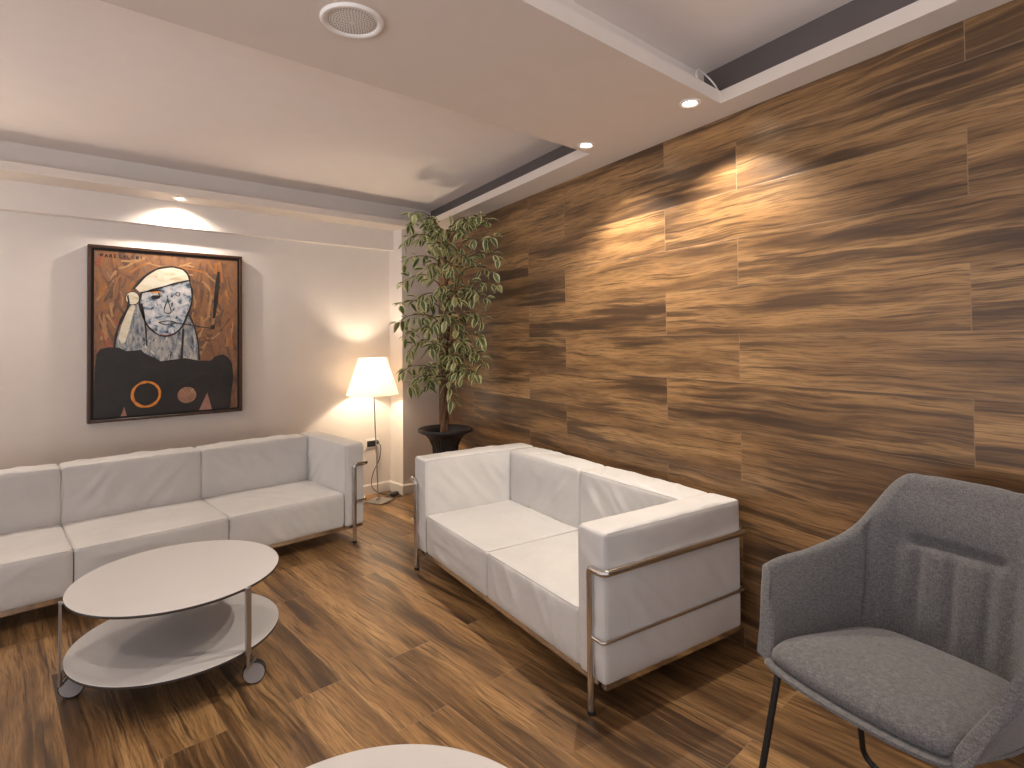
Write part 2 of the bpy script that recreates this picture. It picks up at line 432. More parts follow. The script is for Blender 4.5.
def welt(bm, corners, r=0.0036):
    tube(bm, fillet(corners, 0.02, 4), r, 6)
def cushion(name, parent, x0, x1, y0, y1, z0, z1, seed, amp=0.004, ang=0.8, puff=0.008, r=0.024, freq=9.0, welts=(), step=0.012):
    bm = bmesh.new()
    c = ((x0+x1)/2, (y0+y1)/2, (z0+z1)/2); s = (x1-x0, y1-y0, z1-z0)
    rbox(bm, c, s, r, step, wrinkle(seed, amp, ang, freq, puff, (s[0]/2, s[1]/2, s[2]/2)))
    for wl in welts: welt(bm, wl)
    return obj(name, bm, 'leather', parent, smooth=55)
def build_sofa(root, ns, uw, a, depth, b, hz, zs, zs2, zb, legu, seed):
    W = ns*uw+2*a
    g_ = 0.003
    # local frame: x from 0 (right outer face) to -W, y from 0 (front) to depth
    for i in range(ns):
        x1 = -a-i*uw-g_; x0 = -a-(i+1)*uw+g_
        i0 = 0.005
        cushion('seat_cushion', root, x0, x1, 0.0, depth-b+0.02, zb+0.018, zs, seed+i, 0.0095, 0.5+0.9*i, 0.007, 0.016, 11.0,
                welts=[[(x0+i0, depth-b, zs-0.004), (x0+i0, 0.005, zs-0.004), (x1-i0, 0.005, zs-0.004), (x1-i0, depth-b, zs-0.004)],
                       [(x0+0.004, 0.006, zb+0.05), (x0+0.004, 0.006, zs-0.012)], [(x1-0.004, 0.006, zb+0.05), (x1-0.004, 0.006, zs-0.012)]])
        cushion('back_cushion', root, x0, x1, depth-b, depth, zb+0.03, hz, seed+7+i, 0.0150, (0.75, -0.7, 0.8)[i], 0.007, 0.016, 12.0,
                welts=[[(x0+0.005, depth-b+0.005, zs), (x0+0.005, depth-b+0.005, hz-0.005), (x1-0.005, depth-b+0.005, hz-0.005), (x1-0.005, depth-b+0.005, zs)]])
    for k, (x0, x1) in enumerate(((-a, 0.0), (-W, -W+a))):
        cushion('armrest', root, x0+g_*(k == 0), x1-g_*(k == 1), -0.004, depth, zb+0.016, hz+0.004, seed+20+k, 0.0100, 0.8, 0.005, 0.015, 11.0,
                welts=[[(x0+0.005, 0.001, zb+0.03), (x0+0.005, 0.001, hz-0.001), (x0+0.005, depth-0.01, hz-0.001)],
                       [(x1-0.005, 0.001, zb+0.03), (x1-0.005, 0.001, hz-0.001), (x1-0.005, depth-0.01, hz-0.001)]])
    R1, R2 = 0.0125, 0.0065
    zt, zl = 0.492, 0.262
    bm = bmesh.new(); fy = -0.020; o = 0.016
    tube(bm, fillet([(-legu, fy, zt-0.03), (-legu, fy, zt), (o, fy, zt), (o, depth+o, zt), (-W-o, depth+o, zt), (-W-o, fy, zt), (-W+legu, fy, zt), (-W+legu, fy, zt-0.03)], 0.022), R1, 14)
    obj('tube_frame', bm, 'chrome', root, smooth=50, label='chrome tube rail wrapped around the sofa')
    bm = bmesh.new()
    tube(bm, fillet([(-legu, fy, zl), (0.010, fy, zl), (0.010, depth+0.010, zl), (-W-0.010, depth+0.010, zl), (-W-0.010, fy, zl), (-W+legu, fy, zl)], 0.015), R2, 10)
    obj('lower_rail', bm, 'chrome', root, smooth=50, label='thin chrome lower rail')
    bm = bmesh.new(); t = 0.030
    box(bm, -W+0.004, -0.004, 0.004, 0.004+t, zb, zb+0.027); box(bm, -W+0.004, -0.004, depth-0.004-t, depth-0.004, zb, zb+0.027)
    box(bm, -t-0.004, -0.004, 0.004+t, depth-0.004-t, zb, zb+0.027); box(bm, -W+0.004, -W+0.004+t, 0.004+t, depth-0.004-t, zb, zb+0.027)
    box(bm, -W+0.03, -0.03, 0.034, depth-0.034, zb+0.012, zb+0.026)
    obj('base_frame', bm, 'chrome', root, label='flat chrome base frame under the cushions')
    for (lx, ly) in ((-legu, fy), (-W+legu, fy), (-0.16, depth-0.09), (-W+0.16, depth-0.09)):
        bm = bmesh.new(); tube(bm, [(lx, ly, 0.012), (lx, ly, zt-0.028 if ly < 0 else zb+0.013)], R1, 14)
        lg = obj('leg', bm, 'chrome', root, smooth=50)
        bm = bmesh.new(); lathe(bm, [(0, 0), (0.0125, 0), (0.0135, 0.004), (0.0135, 0.014), (0, 0.014)], 14, center=(lx, ly, 0))
        obj('foot_cap', bm, 'rubber', lg, smooth=40, label='black foot cap')
sofa = thing('leather_sofa', 'white leather two-seat sofa in a chrome tube frame along the wood wall', 'sofa', (1.499, 1.248, 0), R(-98.43))
build_sofa(sofa, 2, 0.651, 0.139, 0.728, 0.185, 0.614, 0.318, 0.33, 0.093, 0.0545, 3.0)
sofa2 = thing('leather_sofa', 'long white leather three-seat sofa under the painting on the back wall', 'sofa', (1.714, 3.414, 0), R(2.1))
build_sofa(sofa2, 3, 0.678, 0.130, 0.690, 0.165, 0.615, 0.318, 0.32, 0.088, 0.073, 11.0)

# ------------------------------------------------------------------ round two-tier tables on castors
def build_table(root, leg_angles):
    r = 0.358
    for nm, z in (('tabletop', 0.380), ('lower_shelf', 0.152)):
        bm = bmesh.new()
        lathe(bm, [(0, z-0.012, 1), (r-0.006, z-0.012, 1), (r-0.001, z-0.010, 1), (r, z-0.004, 1), (r-0.001, z-0.0012, 1), (r-0.0025, z, 0), (0, z, 0)], 128)
        obj(nm, bm, ['table_white', 'table_edge'], root, smooth=30)
    for k, a in enumerate(leg_angles):
        ca, sa = math.cos(a), math.sin(a); px, py = 0.366*ca, 0.366*sa
        bm = bmesh.new(); tx, ty = -sa, ca
        prism(bm, [(px+tx*u-ca*v, py+ty*u-sa*v) for u, v in ((-0.011, -0.004), (0.011, -0.004), (0.011, 0.004), (-0.011, 0.004))], 0.138, 0.379)
        for z in (0.374, 0.146):
            tube(bm, [(0.350*ca, 0.350*sa, z), (px, py, z)], 0.006, 8)
        lg = obj('leg', bm, 'satin', root, smooth=40, label='slim flat grey metal post')
        bm = bmesh.new()                                            # castor: stem, fork, then the wheel
        da = R((-14, -20, 60)[k]); dx, dy = math.cos(da), math.sin(da); wa = a+R((-15, 10, 6)[k]); wx, wy = 0.336*math.cos(wa), 0.336*math.sin(wa)
        qx, qy = -dy, dx
        tube(bm, [(px, py, 0.140), (px, py, 0.096)], 0.0065, 12)
        tube(bm, fillet([(px, py, 0.098), (px+qx*0.0, py+qy*0.0, 0.090), (wx+qx*0.0, wy+qy*0.0, 0.086)], 0.006, 4), 0.006, 8); tube(bm, [(wx, wy, 0.088), (wx, wy, 0.070)], 0.007, 8)
        cs = obj('caster', bm, 'satin', lg, smooth=40)
        bm = bmesh.new(); hw = 0.014; rw = 0.041
        prof = [(0, -hw+0.001, 0), (rw-0.0045, -hw, 0), (rw-0.004, -hw-0.001, 1), (rw-0.001, -hw+0.002, 1), (rw, 0, 1), (rw-0.001, hw-0.002, 1), (rw-0.004, hw+0.001, 1), (rw-0.0045, hw, 0), (0, hw-0.001, 0)]
        lathe(bm, prof, 40)
        wl = obj('wheel', bm, ['wheel_grey', 'rubber'], cs, smooth=35, label='grey castor wheel with a black tyre')
        wl.location = (wx, wy, rw)
        zq = Vector((qx, qy, 0)); wl.rotation_euler = zq.to_track_quat('Z', 'Y').to_euler()
legs = [R(181), R(-65), R(57)]
t1 = thing('coffee_table', 'round white two-tier coffee table on castors in front of the long sofa', 'coffee table', (0.501, 2.546, 0), 0, 'round coffee tables')
build_table(t1, legs)
t2 = copy_tree(t1); t2.location = (0.435, 0.850, 0); t2.rotation_euler.z = R(-72)
t2['label'] = 'round white coffee table nearest the camera, cut off by the lower edge'

# ------------------------------------------------------------------ grey tub armchair
def build_chair(root):
    # local: +x forward, +y to the chair's side that shows left in the photo
    def sm(t): t = max(0, min(1, t)); return t*t*(3-2*t)
    def tilt(x): return 0.026*sm((x+0.12)/0.32)               # the seat rises a little towards the front
    NS, NP = 168, 30
    def station(s):                     # s in -1..1 around the U, 0 = middle of the back
        a = abs(s); sg = 1 if s >= 0 else -1
        ctrl_low = [(-0.225, 0.0), (-0.222, 0.075), (-0.205, 0.150), (-0.13, 0.203), (0.03, 0.218), (0.155, 0.214), (0.205, 0.200)]
        ctrl_top = [(-0.330, 0.0), (-0.325, 0.090), (-0.305, 0.156), (-0.205, 0.226), (-0.080, 0.264), (0.030, 0.284), (0.098, 0.287)]
        ht = [0.852, 0.850, 0.832, 0.685, 0.640, 0.630, 0.618]
        def lerp(c, t):
            t *= (len(c)-1); i = min(int(t), len(c)-2); f = t-i
            p0 = c[max(i-1, 0)]; p1 = c[i]; p2 = c[i+1]; p3 = c[min(i+2, len(c)-1)]
            if isinstance(p1, tuple):
                if i == 0: p0 = (c[1][0], -c[1][1])
                return tuple(0.5*(2*p1[k]+(p2[k]-p0[k])*f+(2*p0[k]-5*p1[k]+4*p2[k]-p3[k])*f*f+(3*p1[k]-p0[k]-3*p2[k]+p3[k])*f**3) for k in (0, 1))
            if i == 0: p0 = c[1]
            return 0.5*(2*p1+(p2-p0)*f+(2*p0-5*p1+4*p2-p3)*f*f+(3*p1-p0-3*p2+p3)*f**3)
        lo = lerp(ctrl_low, a); tp = lerp(ctrl_top, a); h = lerp(ht, a)
        return Vector((lo[0], lo[1]*sg*1.05, 0.424+tilt(lo[0]))), Vector((tp[0], tp[1]*sg*1.05, h)), a
    def ring(s):
        lo, tp, a = station(s)
        d = 0.004; l0, q0, _ = station(s-d if s > -1+d else s); l1, q1, _ = station(s+d if s < 1-d else s)
        tl = (l1-l0); tt = (q1-q0); tl.z = 0; tt.z = 0; tl.normalize(); tt.normalize()
        th = 0.024-0.009*sm((a-0.5)/0.35)                      # half thickness, thinner along the arms
        def P(h):                                              # point on the middle surface, h in 0..1
            bow = math.sin(math.pi*min(1, h))*0.010
            p = lo.lerp(tp, h); t = tl.lerp(tt, h).normalized(); n = Vector((t.y, -t.x, 0))     # n points inward (towards the seat)
            return p, n
        K = 44
        col_in, col_out = [], []
        for k in range(K+1):
            h = k/K; p, n = P(h)
            k_th = th*(0.80+0.50*math.sin(math.pi*h))
            y = p.y; z = p.z; e_in = 0.0
            if a < 0.42:                                       # stitched crease with soft flutes under it
                e_in -= 0.015*math.exp(-((z-0.700)/0.011)**2)*sm((0.125-abs(y))/0.03)
                e_in += 0.010*math.exp(-((z-0.775)/0.06)**2)*sm((0.24-abs(y))/0.08)
                if z < 0.69:
                    fl_ = sm((0.70-z)/0.03)*sm((z-0.42)/0.10)*sm((0.16-abs(y))/0.05)
                    e_in += fl_*(0.005-0.008*sum(math.exp(-((y-c)/0.015)**2) for c in (-0.085, 0.0, 0.085)))
            e_in -= 0.011*math.exp(-((a-0.46)/0.009)**2)*sm(h*4)  # seam between back and arm
            col_in.append(p+n*(k_th+e_in)); col_out.append(p-n*(k_th*0.85))
        top = []
        p, n = P(1.0); up = (tp-lo).normalized()
        for k in range(1, 6):
            an = math.pi*k/6; top.append(p+n*(th*0.8*math.cos(an))+up*(th*0.95*math.sin(an)))
        botm = []
        p, n = P(0.0)
        for k in range(1, 4):
            an = math.pi*k/4; botm.append(p-n*(th*0.75*math.cos(an))-up*(th*0.7*math.sin(an)))
        return col_in+top+col_out[::-1]+botm
    bm = bmesh.new(); rings = []
    for i in range(NS+1): rings.append([bm.verts.new(q) for q in ring(-1+2*i/NS)])
    n = len(rings[0])
    for i in range(NS):
        for k in range(n): bm.faces.new([rings[i][k], rings[i][(k+1) % n], rings[i+1][(k+1) % n], rings[i+1][k]])
    for rg, sg in ((rings[0], -1), (rings[-1], 1)):             # rounded front tips of the arms
        cen = sum((v.co for v in rg), Vector())/n
        prev = rg
        for st, sc in ((0.006, 0.93), (0.011, 0.75), (0.013, 0.45)):
            cur = []
            for v in rg:
                mid = v.co.copy()
                # shrink only across the thickness, keep the height
                axis = Vector((0.46, 0.0, -0.9)).normalized()
                d = mid-cen; along = axis*d.dot(axis); across = d-along
                cur.append(bm.verts.new(cen+along*(1-(1-sc)*0.10)+across*sc+Vector((st, 0, 0))))
            for k in range(n): bm.faces.new([prev[k], prev[(k+1) % n], cur[(k+1) % n], cur[k]])
            prev = cur
        bm.faces.new(prev)
    obj('shell', bm, 'fabric', root, smooth=70, label='grey fabric shell of back and arms')
    # seat pan and cushion share the plan outline of the shell's lower edge
    def outline(grow, front):
        L = []
        for i in range(41):
            lo, _, _ = station(-1+2*i/40); c = Vector((-0.01, 0, 0)); d = lo-c; d.z = 0
            gr = grow*(1-0.85*sm((lo.x-0.05)/0.12)) if grow > 0 else grow; L.append(c+d*(1+gr/d.length))
        for k in range(1, 12):
            y = 0.210*math.cos(math.pi*k/12)
            gf = grow*math.sin(math.pi*k/12) if grow > 0 else grow
            L.append(Vector((0.214+front+0.034*math.sin(math.pi*k/12)+gf, y*(1+gf/0.2), 0)))
        return L
    def pad(levels):                                            # levels: (grow, z, dome)
        bm = bmesh.new(); rows = []
        for grow, z, dome in levels:
            rows.append([bm.verts.new((p.x, p.y, z+tilt(p.x)+dome*(1-((p.x)/0.3)**2))) for p in outline(grow, 0.0)])
        m = len(rows[0])
        for i in range(len(rows)-1):
            for k in range(m): bm.faces.new([rows[i][k], rows[i][(k+1) % m], rows[i+1][(k+1) % m], rows[i+1][k]])
        bm.faces.new(rows[0][::-1]); bm.faces.new(rows[-1])
        return bm
    lv = [(-0.030, 0.419, 0), (-0.014, 0.421, 0), (-0.008, 0.428, 0), (-0.010, 0.440, 0), (-0.020, 0.450, 0), (-0.036, 0.456, 0), (-0.060, 0.460, 0.002), (-0.10, 0.463, 0.003), (-0.14, 0.465, 0.004), (-0.18, 0.466, 0.004)]
    obj('seat_cushion', pad(lv), 'fabric', root, smooth=60)
    obj('seat_pan', pad([(-0.02, 0.409, 0), (0.008, 0.410, 0), (0.016, 0.414, 0), (0.014, 0.420, 0), (-0.03, 0.4215, 0)]), 'fabric', root, smooth=60)
    for fx, xx in ((1, 0.0), (-1, 0.0)):
        bm = bmesh.new(); xt = 0.165 if fx > 0 else -0.135; xb = 0.240 if fx > 0 else -0.235
        tube(bm, fillet([(xt, 0.205, 0.410+tilt(xt)), (xb, 0.240, 0.009), (xb, -0.240, 0.009), (xt, -0.205, 0.410+tilt(xt))], 0.045, 9), 0.0085, 12)
        obj('leg_frame', bm, 'black_metal', root, smooth=50, label='black steel rod leg loop')
chair = thing('tub_armchair', 'grey fabric tub armchair with black rod legs at the lower right', 'armchair', (1.6266, 0.4364, 0), math.pi-R(14))
build_chair(chair)

# ------------------------------------------------------------------ painting
POLY={
'body':[(0.402,1.208),(0.421,1.239),(0.466,1.25),(0.519,1.245),(0.552,1.224),(0.6,1.227),(0.634,1.231),(0.655,1.205),(0.712,1.175),(0.745,1.153),(0.78,1.148),(0.832,1.163),(0.884,1.17),(0.969,1.151),(1.04,1.148),(1.072,1.178),(1.121,1.19),(1.154,1.167),(1.178,1.126),(1.187,1.036),(1.174,0.929),(1.166,0.81),(1.049,0.812),(1.02,0.927),(0.969,0.812),(0.556,0.81),(0.545,0.871),(0.526,0.81),(0.386,0.81),(0.39,0.966),(0.392,1.098)],
'face':[(0.635,1.6),(0.627,1.53),(0.643,1.457),(0.666,1.393),(0.706,1.346),(0.754,1.318),(0.812,1.328),(0.862,1.375),(0.896,1.453),(0.922,1.54),(0.927,1.618),(0.908,1.698),(0.82,1.681),(0.706,1.633)],
'neck':[(0.652,1.42),(0.877,1.423),(0.86,1.163),(0.82,1.138),(0.763,1.14),(0.659,1.206)],
'hairL':[(0.588,1.547),(0.639,1.53),(0.658,1.383),(0.668,1.206),(0.589,1.215),(0.494,1.235),(0.513,1.346),(0.558,1.473)],
'hairR':[(0.904,1.482),(0.939,1.386),(0.962,1.269),(0.969,1.148),(0.862,1.152),(0.867,1.328)],
'scarf':[(0.599,1.628),(0.658,1.703),(0.729,1.756),(0.811,1.774),(0.87,1.761),(0.901,1.727),(0.909,1.69),(0.82,1.668),(0.706,1.624),(0.63,1.598)],
'tail':[(0.59,1.529),(0.558,1.473),(0.528,1.382),(0.513,1.307),(0.527,1.271),(0.548,1.278),(0.566,1.346),(0.584,1.428),(0.602,1.507)],
'pipe':[(1.083,1.761),(1.099,1.766),(1.096,1.666),(1.085,1.556),(1.07,1.44),(1.054,1.44),(1.063,1.555),(1.067,1.664)],
'bowl':[(1.041,1.39),(1.068,1.399),(1.068,1.367),(1.043,1.363)],
'eyeL':[(0.686,1.573),(0.699,1.583),(0.725,1.586),(0.744,1.579),(0.735,1.564),(0.712,1.557),(0.693,1.56)],
'red':[(0.73,1.335),(0.774,1.324),(0.82,1.339),(0.807,1.32),(0.764,1.313)],
}
LINE={
'scarfo':[(0.593,1.62),(0.658,1.707),(0.729,1.76),(0.811,1.778),(0.874,1.765),(0.904,1.727),(0.911,1.691)],
'scarfb':[(0.63,1.596),(0.706,1.622),(0.82,1.666),(0.911,1.694)],
'faceo':[(0.635,1.596),(0.625,1.53),(0.643,1.457),(0.666,1.393),(0.706,1.346),(0.754,1.318),(0.812,1.328),(0.862,1.375),(0.896,1.453),(0.923,1.54),(0.927,1.618),(0.911,1.691)],
'hairo':[(0.562,1.579),(0.565,1.51),(0.528,1.418),(0.506,1.346),(0.491,1.242)],
'hairi':[(0.636,1.53),(0.658,1.383),(0.665,1.254)],
'hairr':[(0.908,1.462),(0.942,1.376),(0.963,1.269),(0.97,1.156)],
'neckr':[(0.874,1.366),(0.864,1.156)],
'nose':[(0.782,1.562),(0.762,1.48),(0.802,1.477),(0.782,1.562)],
'mouth':[(0.732,1.408),(0.762,1.416),(0.795,1.418),(0.828,1.407),(0.795,1.394),(0.762,1.395),(0.732,1.408)],
'stem':[(0.827,1.407),(0.887,1.397),(0.956,1.384),(1.048,1.371)],
'browo':[(0.661,1.605),(0.73,1.618),(0.757,1.61)],
}
def paint(name, stops, scale, stretch=(1, 1, 1), detail=5.0, dist=1.2, rough=0.5):
    t = NT(name); sp = t.n('ShaderNodeVectorMath', operation='MULTIPLY'); t.l(t.obj(), sp.inputs[0]); sp.inputs[1].default_value = stretch
    f = t.noise(sp.outputs[0], scale, detail, 0.65, dist)
    t.l(t.ramp(f, stops), t.b.inputs['Base Color']); t.b.inputs['Roughness'].default_value = rough
    t.bump(f, 0.3, 0.003)
    return t.m
M['p_ground'] = paint('ochre_and_rust_brushwork', [(0.28, (0.085, 0.045, 0.028)), (0.42, (0.17, 0.085, 0.050)), (0.52, (0.30, 0.135, 0.055)), (0.60, (0.20, 0.105, 0.065)), (0.74, (0.44, 0.25, 0.13))], 6.0, (2.2, 1, 0.8))
M['p_black'] = paint('black_paint', [(0.3, (0.012, 0.010, 0.010)), (0.7, (0.030, 0.024, 0.022))], 6.0)
M['p_face'] = paint('pale_blue_white_paint', [(0.36, (0.03, 0.045, 0.07)), (0.43, (0.20, 0.27, 0.36)), (0.50, (0.50, 0.52, 0.55)), (0.64, (0.74, 0.70, 0.68))], 22.0, detail=9, dist=0.5)
M['p_hair'] = paint('grey_blue_streaked_paint', [(0.32, (0.035, 0.04, 0.05)), (0.45, (0.20, 0.23, 0.27)), (0.56, (0.45, 0.42, 0.38)), (0.70, (0.62, 0.56, 0.50))], 20.0, (2, 1, 0.7), detail=9, dist=0.6)
M['p_cream'] = paint('cream_paint', [(0.3, (0.56, 0.45, 0.28)), (0.45, (0.74, 0.65, 0.47)), (0.7, (0.86, 0.81, 0.70))], 9.0, (1, 1, 2))
M['p_orange'] = paint('orange_paint', [(0.3, (0.55, 0.17, 0.02)), (0.7, (0.85, 0.32, 0.04))], 20.0)
M['p_copper'] = paint('copper_paint', [(0.3, (0.22, 0.11, 0.075)), (0.55, (0.38, 0.20, 0.12)), (0.7, (0.58, 0.36, 0.22))], 14.0)
M['p_red'] = paint('red_paint', [(0.3, (0.30, 0.06, 0.035)), (0.7, (0.42, 0.14, 0.09))], 20.0)
M['p_pink'] = paint('dusty_pink_paint', [(0.3, (0.30, 0.13, 0.10)), (0.7, (0.45, 0.24, 0.19))], 15.0)
M['frame_wood'] = plain('dark_walnut_frame', (0.060, 0.026, 0.014), 0.4, vary=0.2)
M['frame_black'] = plain('black_frame_rebate', (0.010, 0.008, 0.007), 0.6)
PX0, PX1, PZ0, PZ1 = 0.356, 1.245, 0.784, 1.884
pic = thing('framed_painting', 'square framed painting of a pale face in a headscarf above the long sofa', 'painting', ((PX0+PX1)/2, 4.374, PZ0))
ox, oz = (PX0+PX1)/2, PZ0
def ring_frame(bm, x0, x1, z0, z1, wd, y0, y1):
    box(bm, x0, x1, y0, y1, z1-wd, z1); box(bm, x0, x1, y0, y1, z0, z0+wd)
    box(bm, x0, x0+wd, y0, y1, z0+wd, z1-wd); box(bm, x1-wd, x1, y0, y1, z0+wd, z1-wd)
bm = bmesh.new(); ring_frame(bm, PX0-ox, PX1-ox, 0, PZ1-oz, 0.017, -0.046, -0.001)
bmesh.ops.bevel(bm, geom=bm.edges[:], offset=0.002, segments=1, affect='EDGES')
obj('frame', bm, 'frame_wood', pic, label='dark brown wooden frame')
bm = bmesh.new(); ring_frame(bm, PX0-ox+0.0175, PX1-ox-0.0175, 0.0175, PZ1-oz-0.0175, 0.020, -0.030, -0.002)
obj('rebate', bm, 'frame_black', pic, label='black inner rebate')
bm = bmesh.new()
Y0 = -0.037
cx0, cx1, cz0, cz1 = PX0-ox+0.033, PX1-ox-0.031, 0.030, PZ1-oz-0.033
box(bm, cx0, cx1, Y0, -0.004, cz0, cz1, 0)
def layer(pts, mi, k):
    P = [(max(cx0, min(cx1, x-ox)), max(cz0, min(cz1, z-oz))) for x, z in pts]
    f = bm.faces.new([bm.verts.new((x, Y0-0.0004*k, z)) for x, z in P]); f.material_index = mi
    bmesh.ops.triangulate(bm, faces=[f])
def stroke(pts, wd, mi, k, closed=False):
    P = [Vector((x-ox, z-oz)) for x, z in pts]
    P3 = [Vector((p.x, p.y, 0)) for p in P]
    Q = [Vector((q.x, q.y)) for q in (spline(P3, 5) if len(P3) > 2 else P3)]
    L = []
    for i, q in enumerate(Q):
        d = (Q[min(i+1, len(Q)-1)]-Q[max(i-1, 0)]).normalized(); nn = Vector((-d.y, d.x))
        ww = wd*(0.8+0.5*noise.noise(Vector((q.x*30, q.y*30, k))))
        L.append((q+nn*ww/2, q-nn*ww/2))
    for i in range(len(L)-1):
        vs = [bm.verts.new((p.x, Y0-0.0004*k, p.y)) for p in (L[i][0], L[i+1][0], L[i+1][1], L[i][1])]
        bm.faces.new(vs).material_index = mi
def brushwork():
    rp = random.Random(8)
    for i in range(150):
        x = rp.uniform(cx0+0.03, cx1-0.03); z = rp.uniform(cz0+0.40, cz1-0.03)
        dx, dz = x-(0.79-ox), z-(1.50-oz); rr = math.hypot(dx, dz)
        an = math.atan2(dz, dx)+math.pi/2+rp.uniform(-0.5, 0.5) if rr < 0.40 else rp.uniform(1.2, 1.9)
        ln = rp.uniform(0.05, 0.17); bend = rp.uniform(-0.4, 0.4)
        P = [(x+ox+math.cos(an+bend*t)*ln*t, z+oz+math.sin(an+bend*t)*ln*t) for t in (-0.5, 0, 0.5)]
        P = [(max(cx0+0.012, min(cx1-0.012, a-ox))+ox, max(cz0+0.012, min(cz1-0.012, b-oz))+oz) for a, b in P]
        pick = rp.random(); near = rr < 0.38
        mi = 10 if pick < (0.42 if near else 0.12) else (11 if pick < 0.66 else (9 if pick < 0.95 or x > cx0+0.2 else 7))
        stroke(P, rp.uniform(0.008, 0.022), mi, 0.2+0.6*rp.random())
    for i in range(60):                                        # dabs on face, neck and hair
        x = rp.uniform(0.64, 0.94)-ox; z = rp.uniform(1.17, 1.62)-oz
        if z+oz > 1.35 and ((x+ox-0.78)/0.14)**2+((z+oz-1.50)/0.17)**2 > 0.85: continue
        an = rp.uniform(0.8, 2.4); ln = rp.uniform(0.012, 0.035)
        P = [(x+ox+math.cos(an)*ln*t, z+oz+math.sin(an)*ln*t) for t in (-0.5, 0, 0.5)]
        stroke(P, rp.uniform(0.004, 0.010), rp.choice((12, 12, 13, 13, 1)), 4.0+rp.random()*0.5)
M['p_brown'] = paint('umber_paint', [(0.3, (0.10, 0.055, 0.035)), (0.7, (0.19, 0.105, 0.065))], 18.0)
M['p_ochre'] = paint('ochre_paint', [(0.3, (0.34, 0.17, 0.065)), (0.7, (0.48, 0.27, 0.125))], 18.0)
M['p_rust'] = paint('rust_orange_paint', [(0.3, (0.30, 0.11, 0.03)), (0.7, (0.42, 0.17, 0.055))], 18.0)
M['p_blue'] = paint('slate_blue_paint', [(0.3, (0.10, 0.15, 0.21)), (0.7, (0.26, 0.33, 0.41))], 18.0)
M['p_white'] = paint('chalk_white_paint', [(0.3, (0.62, 0.60, 0.58)), (0.7, (0.78, 0.76, 0.74))], 18.0)
mats = ['p_ground', 'p_black', 'p_face', 'p_hair', 'p_cream', 'p_orange', 'p_copper', 'p_red', 'p_pink', 'p_brown', 'p_ochre', 'p_rust', 'p_blue', 'p_white']
brushwork()
layer(POLY['hairL'], 3, 1); layer(POLY['hairR'], 3, 1); layer(POLY['neck'], 3, 2)
layer(POLY['face'], 2, 3); layer(POLY['scarf'], 4, 4); layer(POLY['tail'], 4, 4)
layer([(0.588+0.036*math.cos(a), 1.56+0.040*math.sin(a)) for a in [2*math.pi*i/24 for i in range(24)]], 4, 5)
layer(POLY['eyeL'], 1, 5); layer(POLY['red'], 7, 5)
layer([(0.545, 0.873), (0.526, 0.806), (0.558, 0.806)], 8, 6.6); layer([(1.02, 0.93), (0.969, 0.806), (1.049, 0.806)], 8, 6.6)
layer(POLY['body'], 1, 6)
layer(POLY['pipe'], 1, 6); layer(POLY['bowl'], 1, 6)
for k_, wd in (('scarfo', 0.012), ('scarfb', 0.013), ('faceo', 0.014), ('hairo', 0.016), ('hairi', 0.014), ('hairr', 0.012), ('neckr', 0.014), ('nose', 0.008), ('mouth', 0.007), ('stem', 0.010), ('browo', 0.010)):
    stroke(LINE[k_], wd, 1, 5.5)
stroke([(0.690, 1.600), (0.720, 1.606), (0.745, 1.600)], 0.010, 5, 5.2)
stroke([(0.588+0.038*math.cos(2*math.pi*i/16), 1.56+0.042*math.sin(2*math.pi*i/16)) for i in range(17)], 0.006, 1, 5.6)
stroke([(0.842+0.012*math.cos(2*math.pi*i/12), 1.598+0.013*math.sin(2*math.pi*i/12)) for i in range(13)], 0.006, 1, 5.6)
stroke([(0.663+0.076*math.cos(2*math.pi*i/20), 0.943+0.079*math.sin(2*math.pi*i/20)) for i in range(21)], 0.018, 5, 7)
layer([(0.896+0.056*math.cos(2*math.pi*i/28), 0.922+0.054*math.sin(2*math.pi*i/28)) for i in range(28)], 6, 7)
# the row of small brushed capitals along the top left of the canvas
GL = {'P': [[(0, 0), (0, 1), (.6, 1), (.6, .5), (0, .5)]], 'A': [[(0, 0), (.35, 1), (.7, 0)], [(.15, .4), (.55, .4)]], 'R': [[(0, 0), (0, 1), (.6, 1), (.6, .5), (0, .5)], [(.2, .5), (.65, 0)]],
      'E': [[(.6, 0), (0, 0), (0, 1), (.6, 1)], [(0, .5), (.45, .5)]], 'S': [[(0, .1), (.5, 0), (.6, .3), (0, .65), (.1, 1), (.6, .95)]], 'L': [[(0, 1), (0, 0), (.55, 0)]], 'I': [[(.2, 0), (.2, 1)]], 'N': [[(0, 0), (0, 1), (.55, 0), (.55, 1)]]}
xx = 0.421
for ch in 'PARESALINI':
    for st in GL[ch]:
        P = [(xx+p[0]*0.016-ox, 1.812+p[1]*0.019-oz) for p in st]
        for a, b in zip(P[:-1], P[1:]):
            d = (Vector(b)-Vector(a)).normalized()*0.0016; nn = Vector((-d.y, d.x))*1.2
            q = [Vector(a)-d+nn, Vector(b)+d+nn, Vector(b)+d-nn, Vector(a)-d-nn]
            bm.faces.new([bm.verts.new((v.x, Y0-0.0012, v.y)) for v in q]).material_index = 1
    xx += 0.0235
obj('canvas', bm, mats, pic)

